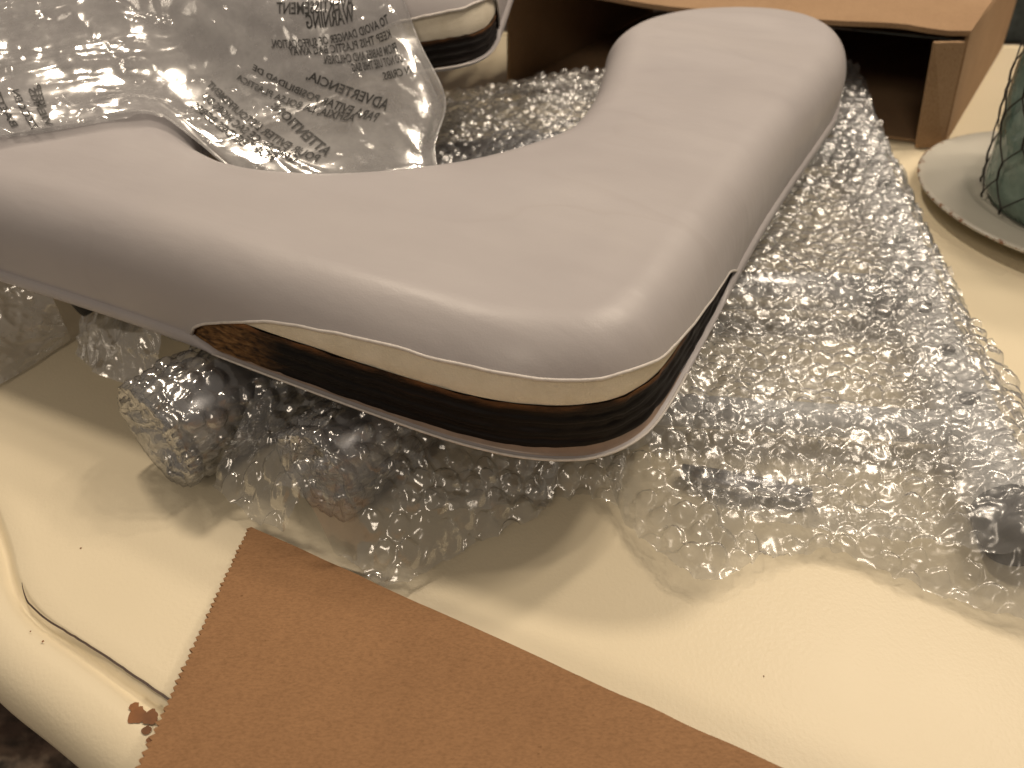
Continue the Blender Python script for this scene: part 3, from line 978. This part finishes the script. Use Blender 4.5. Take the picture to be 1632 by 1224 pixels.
wrap_sheet('bubble_wrap', 'heap of bubble wrap inside the horseshoe seat, in front of the open box',
           [(-.16, .425, .03), (-.05, .425, .035), (.06, .47, .03), (.12, .52, .02)], [(-.10, .80, .004), (.06, .815, .03), (.20, .80, .01)],
           [(-.16, .425, .03), (-.15, .60, .03), (-.10, .80, .004)], [(.12, .52, .02), (.145, .64, .02), (.20, .80, .01)],
           .0016, heap_obst, 401, amp=.010, flat=.1, crumple=1.5, clip=lambda x, y: np.minimum(under_seat(x, y), .085))
wrap_sheet('bubble_wrap', 'inner layer of bubble wrap below the heap inside the horseshoe',
           [(-.13, .44, .02), (-.02, .45, .025), (.10, .53, .02)], [(-.05, .77, .004), (.06, .785, .02), (.16, .77, .01)],
           [(-.13, .44, .02), (-.12, .60, .02), (-.05, .77, .004)], [(.10, .53, .02), (.12, .64, .02), (.16, .77, .01)],
           .0020, lambda X, Y: heap_obst(X, Y) * .8, 431, amp=.008, flat=.1, crumple=1.4, clip=lambda x, y: np.minimum(under_seat(x, y), .07))

# ------------------------------------------------------------------ printed clear bag round the second seat
bag = thing('plastic_bag', 'clear crinkled plastic bag with mirrored black warning print over the second seat pad', 'plastic bag', (-.2, .5, .15))
boff = np.array([-.2, .5, .15])
L2 = (-.2776, .6385, .1250)
def bag_obst(X, Y):
    H = seat_height(X, Y, (-.157, .413, PZ), A1) + .0020
    H = np.maximum(H, seat_height(X, Y, L2, A2) + .0030)
    H = np.maximum(H, heap_obst(X, Y) * .9)
    return np.maximum(H, .03)
bb = [(-.46, .372, .126), (-.36, .402, .126), (-.290, .422, .126), (-.245, .445, .126), (-.216, .460, .125), (-.192, .452, .112), (-.160, .432, .096), (-.125, .420, .088), (-.090, .421, .084), (-.058, .436, .082), (-.044, .455, .080)]
bt = [(-.52, .90, .185), (-.30, .95, .185), (-.10, .90, .184)]
bl = [(-.46, .372, .126), (-.50, .60, .185), (-.52, .90, .185)]
br = [(-.044, .455, .080), (-.050, .480, .096), (-.044, .510, .116), (-.062, .530, .150), (-.076, .560, .186), (-.085, .72, .186), (-.10, .90, .184)]
NBU, NBV = 380, 420
PB = coons(bb, bt, bl, br, NBU, NBV)
_Pc = np.stack([up(PB[:, :, k], 190, 210) for k in range(3)], -1)
_ob = bag_obst(_Pc[:, :, 0], _Pc[:, :, 1])
for _ in range(3):
    _q = np.pad(_ob, 1, mode='edge')
    _ob = np.maximum.reduce([_q[:-2, 1:-1], _q[2:, 1:-1], _q[1:-1, :-2], _q[1:-1, 2:], _ob])
ZB = drape(_Pc, _ob, 900, 6e-6)
PB[:, :, 2] = blur(up(ZB, NBU, NBV), 10)
x, y = PB[:, :, 0], PB[:, :, 1]
ii, jj = np.meshgrid(np.linspace(0, 1, NBU), np.linspace(0, 1, NBV), indexing='ij')
ed = np.clip(np.minimum(np.minimum(ii, 1 - ii), np.minimum(jj, 1 - jj)) / .03, .25, 1)
ca, sa = math.cos(.30), math.sin(.30)
xr = x * ca + y * sa; yr = -x * sa + y * ca
wv = .02 * fbm(x * 9, y * 9, 71, 2)
disp = .0050 * np.clip(ridge(xr * 4, (yr + wv) * 26, 61, 2) + .2, 0, 2) + .0010 * np.clip(ridge(xr * 16 + 2, (yr + wv) * 70, 66, 2), -.1, 1) + .0035 * (fbm(x * 14, y * 14, 69, 2) + .2)
disp = disp + .00018 * ridge(x * 130, y * 130, 75, 2) + (.0030 - .0020 * np.clip((x + .26) / .06, 0, 1)) * np.clip(ridge(x * 24, y * 17, 91, 3), 0, 1)
def crease(n, w):
    return np.exp(-np.abs(2 * n - 1) / w)
disp = disp + .0022 * crease(vnoise(xr * 5 + 4 * wv, (yr + 2 * wv) * 26, 111), .09) + .0016 * crease(vnoise(xr * 6 + 9, (yr + wv) * 44 - xr * 6, 119), .09) + .0013 * crease(vnoise(xr * 9 + 3, yr * 16 + xr * 12, 113), .09) + .0008 * crease(vnoise(x * 14, y * 20 - x * 10, 117), .09)
quiet = 1 - .70 * np.clip((x + .235) / .03, 0, 1)          # the printed panel lies smoother
quiet = quiet * (1 - .5 * np.clip((-.235 - x) / .02, 0, 1) * np.clip((.475 - y) / .02, 0, 1))
disp = disp * quiet
# the flap that hangs into the horseshoe is creased across: folds fan down to the right
fan = np.clip((.50 - y) / .05, 0, 1) * np.clip((x + .25) / .05, 0, 1)
ang = np.arctan2(y - .56, x + .34)
disp = disp + fan * .0045 * np.clip(ridge(ang * 9.0 + 1.3, np.hypot(x + .34, y - .56) * 5, 81, 2), 0, 1)
BN = normals(PB)
if BN[NBU // 2, NBV // 2, 2] < 0:
    BN = -BN
PBF = PB + BN * (disp * ed)[..., None]
link('film', grid_mesh('film', PBF - boff), M['bag'], bag)
# lower film of the bag, just under the upper one where it hangs free
sel = PBF[10:-4, 6:210].copy()
q1 = sel[:, :, 0]; q2 = sel[:, :, 1]
low = sel + np.array([0, .004, -.005]) - np.array([0, 0, 1]) * (.006 * np.clip(ridge(q1 * 26, q2 * 40, 95, 3) + .1, 0, 1))[..., None]
low[:, :, 2] = np.maximum(low[:, :, 2], np.minimum(bag_obst(q1, q2) - .0008, sel[:, :, 2] - .0004))
link('lower_film', grid_mesh('lower_film', low - boff), M['bag'], bag)
# welded seam at the bag's mouth
link('mouth_edge', tube_mesh('mouth_edge', [tuple(p - boff) for p in PBF[-1, :230:3]], .0006, 6), M['bag'], bag)

# --- print, seen from behind (mirrored), laid on the film along its own surface
PBI = np.gradient(PB, axis=0); PBJ = np.gradient(PB, axis=1)
CAMP = np.array([0, 0, .3])
def film_hit(px, py):
    """grid position where the sight line of a photo point first meets the film"""
    d = un(px, py, 0.0) - CAMP
    f = PB.reshape(-1, 3) - CAMP
    t = (f @ d) / (d @ d)
    e = np.linalg.norm(f - t[:, None] * d, axis=1)
    c = np.where(e < e.min() + .0022)[0]
    i = c[np.argmin(t[c])]
    return np.array(np.unravel_index(i, (NBU, NBV)), float)

def bil(A, i, j):
    i = np.clip(i, 0, NBU - 1.001); j = np.clip(j, 0, NBV - 1.001)
    a = i.astype(int); b = j.astype(int)
    f = (i - a)[:, None]; g = (j - b)[:, None]
    return (A[a, b] * (1 - f) + A[a + 1, b] * f) * (1 - g) + (A[a, b + 1] * (1 - f) + A[a + 1, b + 1] * f) * g

def text_line(body, start_px, end_px, zguess, size, bold=.020):
    cu = bpy.data.curves.new('t', 'FONT')
    cu.body = body; cu.size = 1.0; cu.offset = bold; cu.resolution_u = 2
    o = bpy.data.objects.new('t', cu)
    COL.objects.link(o)
    dg = bpy.context.evaluated_depsgraph_get()
    em = o.evaluated_get(dg).to_mesh()
    V = np.array([v.co[:] for v in em.vertices]); F = [tuple(p.vertices) for p in em.polygons]
    o.evaluated_get(dg).to_mesh_clear()
    bpy.data.objects.remove(o); bpy.data.curves.remove(cu)
    Wd = V[:, 0].max()
    A = film_hit(*start_px); B = film_hit(*end_px)
    ctr = (A + B) / 2; a, b = int(ctr[0]), int(ctr[1])
    Pi, Pj = PBI[a, b], PBJ[a, b]
    N = np.cross(Pi, Pj); N /= np.linalg.norm(N)
    if N[2] < 0: N = -N
    d3 = (B - A)[0] * Pi + (B - A)[1] * Pj
    d3 /= np.linalg.norm(d3)
    up3 = np.cross(d3, N)
    st = np.linalg.lstsq(np.stack([Pi, Pj], 1), up3, rcond=None)[0]
    s_ = V[:, 0] / Wd; h_ = V[:, 1] * size
    gi = A[0] + (B - A)[0] * s_ + st[0] * h_
    gj = A[1] + (B - A)[1] * s_ + st[1] * h_
    pts = bil(PBF, gi, gj) + bil(BN, gi, gj) * .0007
    me = mesh('printed_line', pts - boff, F)
    link('printed_line', me, M['ink'], bag, smooth=False)

LINES = [
    ('AVERTISSEMENT', (560, 6), (440, 18), .01024), 
    ('WARNING', (566, 30), (488, 42), .01195),
    ('TO AVOID DANGER OF SUFFOCATION,', (625, 34), (430, 72), .00811),
    ('KEEP THIS PLASTIC BAG AWAY', (626, 55), (458, 84), .00811),
    ('FROM BABIES AND CHILDREN.', (632, 76), (512, 100), .00811),
    ('DO NOT USE THIS BAG', (645, 96), (560, 110), .00768),
    ('IN CRIBS.', (660, 114), (610, 124), .00726),
    ('ADVERTENCIA,', (614, 172), (486, 122), .00981),
    ('PARA EVITAR POSIBILIDAD DE', (600, 190), (398, 108), .00768),
    ('ASFIXIA, LA BOLSA PLASTICA', (560, 190), (376, 122), .00726),
    ('ATTENTION:', (520, 244), (434, 166), .00939),
    ("POUR EVITER L'ETOUFFEMENT", (500, 254), (326, 132), .00726),
    ('GARDER CE SAC HORS DU', (470, 256), (322, 150), .00726),
    ('PORTEE DES BEBES', (430, 254), (300, 166), .00726),
    ('KEEP', (64, 172), (56, 136), .0052),
    ('VIERRIS', (74, 198), (44, 144), .0052),
    ('ZZCC EN', (48, 210), (16, 146), .0052),
    ('BAETT', (16, 202), (-12, 150), .0052),
]
for body, a, b, s in LINES:
    text_line(body, a, b, 0, s)

# ------------------------------------------------------------------ clear bag hanging at the left, and the tube end it holds
cb = coons([(-.345, .318, .002), (-.322, .335, .0015), (-.300, .365, .0015), (-.283, .398, .003)], [(-.40, .405, .060), (-.35, .405, .060), (-.315, .41, .060), (-.285, .405, .060)],
           [(-.345, .318, .002), (-.365, .34, .03), (-.40, .405, .060)], [(-.283, .398, .003), (-.282, .400, .03), (-.285, .405, .060)], 120, 110)
x, y, z = cb[:, :, 0], cb[:, :, 1], cb[:, :, 2]
dz = .005 * ridge(x * 22, z * 10 + y * 5, 501, 3) + .0022 * ridge(x * 60 + z * 30, z * 60, 505, 3)
cbP = cb + normals(cb) * dz[..., None]
cbP[:, :, 2] = np.clip(cbP[:, :, 2], .0008, .061)
o = link('plastic_bag', grid_mesh('plastic_bag', cbP), M['bag2'])
tag(o, 'plain clear plastic bag hanging to the table below the left of the seat pad', 'plastic bag')
ringtip = thing('tube_end', 'black round tube end in clear plastic in the shade under the seat pad', 'tube end', (-.262, .394, .043))
link('rim', tube_mesh('rim', [(0, 0, 0), (-.001, -.004, .0), (.0005, .0006, 0), (.02, .06, 0)], [.0125, .0150, .0155, .0150], 28, cap=False), M['rubber'], ringtip)
link('bore', tube_mesh('bore', [(.001, .003, 0), (.004, .012, 0)], .0125, 24), M['hole'], ringtip)
gb = coons([(-.275, .385, .002), (-.245, .362, .002), (-.215, .350, .002)], [(-.27, .43, .022), (-.235, .42, .036), (-.19, .41, .058)],
           [(-.275, .385, .002), (-.272, .40, .016), (-.27, .43, .022)], [(-.215, .350, .002), (-.20, .375, .035), (-.19, .41, .058)], 110, 100)
x, y, z = gb[:, :, 0], gb[:, :, 1], gb[:, :, 2]
gb = gb + normals(gb) * (.006 * ridge(x * 30, z * 24 + y * 5, 511, 3) + .002 * ridge(x * 90 + z * 30, z * 80, 515, 3))[..., None]
gb[:, :, 2] = np.clip(gb[:, :, 2], .0008, .059)
o = link('plastic_bag', grid_mesh('plastic_bag', gb), M['bag2'])
tag(o, 'small crumpled clear bag around the black tube end under the pad', 'plastic bag')
o = link('metal_tube', tube_mesh('metal_tube', [(-.215, .392, .030), (-.16, .47, .030), (-.12, .53, .03)], .022, 24), M['white'])
tag(o, 'pale tube lying in the shade behind the small crumpled bag', 'tube')

# ------------------------------------------------------------------ cardboard box behind
bx = thing('cardboard_box', 'open brown cardboard box lying flat at the back of the table, dark inside', 'box', (.404, .706, 0))
bo = Vector((.404, .706, 0))
fd = np.array([-.935, .355]); dd = np.array([.555, .832]); Wb, Db, Hb, th = .435, .36, .105, .0035
def slab(name, pts, thick, m, parent, off, sub=1):
    """a bent board: quad pts (4 corners) given thickness along its normal"""
    p = [Vector(q) - off for q in pts]
    n = (p[1] - p[0]).cross(p[3] - p[0]).normalized() * thick
    V = p + [q + n for q in p]
    F = [(3, 2, 1, 0), (4, 5, 6, 7), (0, 1, 5, 4), (1, 2, 6, 5), (2, 3, 7, 6), (3, 0, 4, 7)]
    me = mesh(name, V, F)
    o = link(name, me, m, parent, smooth=False)
    md = o.modifiers.new('edge', 'BEVEL'); md.width = .0007; md.segments = 2
    return o
def bp(a, b, z):
    q = np.array([.404, .706]) + fd * a + dd * b
    return (q[0], q[1], z)
slab('bottom_wall', [bp(0, 0, .001), bp(0, Db, .001), bp(Wb - .002, Db, .001), bp(Wb - .002, 0, .001)], .003, M['card2'], bx, bo)
slab('side_wall', [bp(0, 0, .001), bp(0, Db, .001), bp(.008, Db, Hb - .004), bp(.012, 0, Hb - .004)], .0035, M['card2'], bx, bo)
slab('side_wall', [bp(Wb, Db, .001), bp(Wb, 0, .001), bp(Wb, 0, Hb - .004), bp(Wb, Db, Hb - .004)], .0035, M['card2'], bx, bo)
slab('back_wall', [bp(.004, Db, .0045), bp(Wb - .004, Db, .0045), bp(Wb - .004, Db, Hb - .004), bp(.004, Db, Hb - .004)], .0035, M['card2'], bx, bo)
# top: slightly sagging front edge
nb = 26
V = []; F = []
for zoff in (0, .0042):
    for i in range(nb):
        a = .008 + (Wb - .004) * i / (nb - 1)
        for b_ in (-.006, .05, Db + .004):
            sg = -.005 * math.sin(PI * min(1, max(0, a / Wb))) ** 2 if b_ < 0 else (-.002 * math.sin(PI * min(1, max(0, a / Wb))) if b_ < .1 else 0)
            dent = -.004 * math.exp(-((a - .03) / .025) ** 2) if b_ < 0 else 0
            V.append(Vector(bp(a, b_ + (.004 * math.sin(a * 40) if b_ < 0 else 0), Hb - .0035 + zoff + sg + dent)) - bo)
for s_ in (0, 1):
    base = s_ * nb * 3
    for i in range(nb - 1):
        for j in range(2):
            f = (base + i * 3 + j, base + (i + 1) * 3 + j, base + (i + 1) * 3 + j + 1, base + i * 3 + j + 1)
            F.append(f if s_ == 0 else f[::-1])
tn = nb * 3
for i in range(nb - 1):
    F.append((i * 3, tn + i * 3, tn + (i + 1) * 3, (i + 1) * 3))
    F.append((i * 3 + 2, (i + 1) * 3 + 2, tn + (i + 1) * 3 + 2, tn + i * 3 + 2))
for j in range(2):
    F.append((j, j + 1, tn + j + 1, tn + j)); e = (nb - 1) * 3 + j
    F.append((e, tn + e, tn + e + 1, e + 1))
link('top_wall', mesh('top_wall', V, F), M['card2'], bx, smooth=False)
# right-hand flap, folded part-way across the opening
slab('flap', [(.3785, .700, .0012), (.4045, .7015, .0012), (.3920, .7040, .095), (.3590, .692, .098)], -.0035, M['card2'], bx, bo)

# ------------------------------------------------------------------ cardboard flap in the foreground, with its pinked edge
def flap_z(y):
    return .0045 + max(0, .236 - y) * .16
C0 = un(400, 838, .006); C1 = un(1240, 1224, .024); C2 = un(226, 1224, .024)
e1 = (C1 - C0)[:2]; e1 /= np.linalg.norm(e1)
e2 = (C2 - C0)[:2]; e2 /= np.linalg.norm(e2)
Ll = .22; Lr = .33
V = []
edge = []
nt = 74
for k in range(nt * 4 + 1):                                     # zigzag left edge
    t = k / (nt * 4) * Ll
    ph = (k % 4) / 4.0
    tooth = [0.0, .0011, .0018, .0011][k % 4] * (.8 + .5 * random.random())
    perp = np.array([e2[1], -e2[0]])
    if perp[0] > 0: perp = -perp
    q = C0[:2] + e2 * t + perp * tooth
    edge.append(q)
nR = 60
right = [C0[:2] + e1 * (Lr * k / nR) + np.array([e1[1], -e1[0]]) * .0007 * float(vnoise(k * .35, 0, 3) - .5) for k in range(1, nR + 1)]
farc = C0[:2] + e1 * Lr + e2 * Ll
loop = right[::-1] + edge
poly = [farc] + loop
poly = np.array(poly)
def fz(x, y):
    s = float((np.array([x, y]) - C0[:2]) @ np.array([0, -1]))
    return .0052 + max(0, s) * .165 + .0012 * float(fbm(np.array(x * 14.), np.array(y * 14.), 8, 2))
pv = [Vector((p[0], p[1])) for p in poly]
n = len(pv)
X, Y = np.meshgrid(np.arange(poly[:, 0].min(), poly[:, 0].max(), .012), np.arange(poly[:, 1].min(), poly[:, 1].max(), .012))
pp = np.c_[X.ravel(), Y.ravel()]
ins, ds = inside_dist(pp, poly)
pp = pp[ins & (ds > .006)]
r_ = delaunay_2d_cdt(pv + [Vector(p) for p in pp], [(i, (i + 1) % n) for i in range(n)], [], 0, 1e-7)
cv = np.array([tuple(v) for v in r_[0]])
ok, _ = inside_dist(np.array([cv[list(f)].mean(0) for f in r_[2]]), poly)
tri = [f for f, k in zip(r_[2], ok) if k]
Vt = [(p[0], p[1], fz(*p)) for p in cv]; nv = len(Vt)
Vb = [(p[0], p[1], fz(*p) - .0024) for p in cv]
def orient(f):
    a, b, c = (cv[i] for i in f[:3])
    return (b[0] - a[0]) * (c[1] - a[1]) - (b[1] - a[1]) * (c[0] - a[0])
F = []
for f in tri:
    f = tuple(f) if orient(f) > 0 else tuple(f)[::-1]
    F.append(f); F.append(tuple(i + nv for i in f[::-1]))
cnt = {}
for f in F:
    if max(f) < nv:
        for i in range(len(f)):
            cnt[(f[i], f[(i + 1) % len(f)])] = 1
for (a, b) in list(cnt):
    if (b, a) not in cnt:
        F.append((b, a, a + nv, b + nv))
cf = link('cardboard_flap', mesh('cardboard_flap', Vt + Vb, F), M['card'], smooth=False)
tag(cf, 'plain brown kraft cardboard flap with a zigzag cut edge in the foreground', 'cardboard')

# ------------------------------------------------------------------ plate and wire-wrapped vase
PC = (.466, .570)
pl = thing('plate', 'off-white distressed plate under the green glass vase', 'plate', (PC[0], PC[1], 0))
link('dish', lathe_mesh('dish', [(.0005, .0045), (.060, .0048), (.080, .0056), (.088, .0080), (.0935, .0125), (.100, .0145), (.115, .0158), (.1275, .0175), (.1312, .0180), (.1330, .0170), (.1328, .0155), (.128, .0138), (.105, .0105), (.09, .0045), (.082, .0012), (.0005, .0012)], 128), M['plate'], pl)
vs = thing('vase', 'sea green glass vase wrapped in dark hexagonal wire, standing on the plate', 'vase', (PC[0] - .006, PC[1] + .002, .0056))
VR = lambda z: .0735 + .0110 * min(1, z / .10) - .006 * max(0, (z - .10) / .12)
gp = [(.0005, .0)] + [(VR(z) * (.93 if z < .004 else 1.0), z) for z in np.linspace(0, .22, 24)]
gp += [(VR(.22) - .004, .22), (VR(.15) - .004, .15), (VR(.05) - .005, .02), (.0005, .010)]
link('glass_body', lathe_mesh('glass_body', gp, 72), M['glass'], vs)
# chicken wire: hexagons on the cylinder
bmw = bmesh.new()
wires = []
na = 15; hz = .032
def vpt(a, z):
    z = max(.002, z)
    r = VR(z) + .0022
    return Vector((r * math.cos(a), r * math.sin(a), z))
da = 2 * PI / na
for row in range(7):
    zc = row * hz
    for k in range(na):
        a = (k + (row % 2) * .5) * da
        j = lambda q: (float(_hash(np.array(k * 3 + q), np.array(row), 5)) - .5) * .10 * da
        # vertical twisted bar then two slanted wires
        wires.append((vpt(a + j(0), zc - hz * .22), vpt(a + j(0), zc + hz * .22), .00095))
        wires.append((vpt(a + j(0), zc + hz * .22), vpt(a + da / 2, zc + hz * .78), .0006))
        wires.append((vpt(a + j(0), zc + hz * .22), vpt(a - da / 2, zc + hz * .78), .0006))
V = []; F = []
for a, b, r in wires:
    mid = (a + b) / 2
    rad = Vector((mid.x, mid.y, 0)).normalized()
    mid = mid + rad * .0008
    t = (b - a).normalized(); u = t.orthogonal().normalized(); w_ = t.cross(u)
    base = len(V)
    for p in (a, mid, b):
        for k in range(5):
            g = 2 * PI * k / 5
            V.append(p + (u * math.cos(g) + w_ * math.sin(g)) * r)
    for i in range(2):
        for k in range(5):
            F.append((base + i * 5 + k, base + i * 5 + (k + 1) % 5, base + (i + 1) * 5 + (k + 1) % 5, base + (i + 1) * 5 + k))
link('wire_mesh', mesh('wire_mesh', V, F), M['wire'], vs)

# ------------------------------------------------------------------ beyond the table, top right: a chair's back in dark cloth and wood
ch = thing('dining_chair', 'dark upholstered chair with red brown wood beyond the far table corner', 'chair', (1.02, 1.62, -.745))
def boxm(name, a, b, m, parent):
    V = [(x, y, z) for x in (a[0], b[0]) for y in (a[1], b[1]) for z in (a[2], b[2])]
    F = [(0, 1, 3, 2), (4, 6, 7, 5), (0, 4, 5, 1), (2, 3, 7, 6), (0, 2, 6, 4), (1, 5, 7, 3)]
    o = link(name, mesh(name, V, F), m, parent, smooth=False)
    md = o.modifiers.new('edge', 'BEVEL'); md.width = .012; md.segments = 3
    return o
boxm('seat', (-.24, -.22, .42), (.24, .22, .49), M['teal'], ch)
boxm('backrest', (-.24, .23, .50), (.24, .28, 1.0), M['teal'], ch)
for sx in (-.22, .19):
    for sy in (-.20, .20):
        boxm('leg', (sx, sy, 0), (sx + .035, sy + .035, .415), M['redwood'], ch)
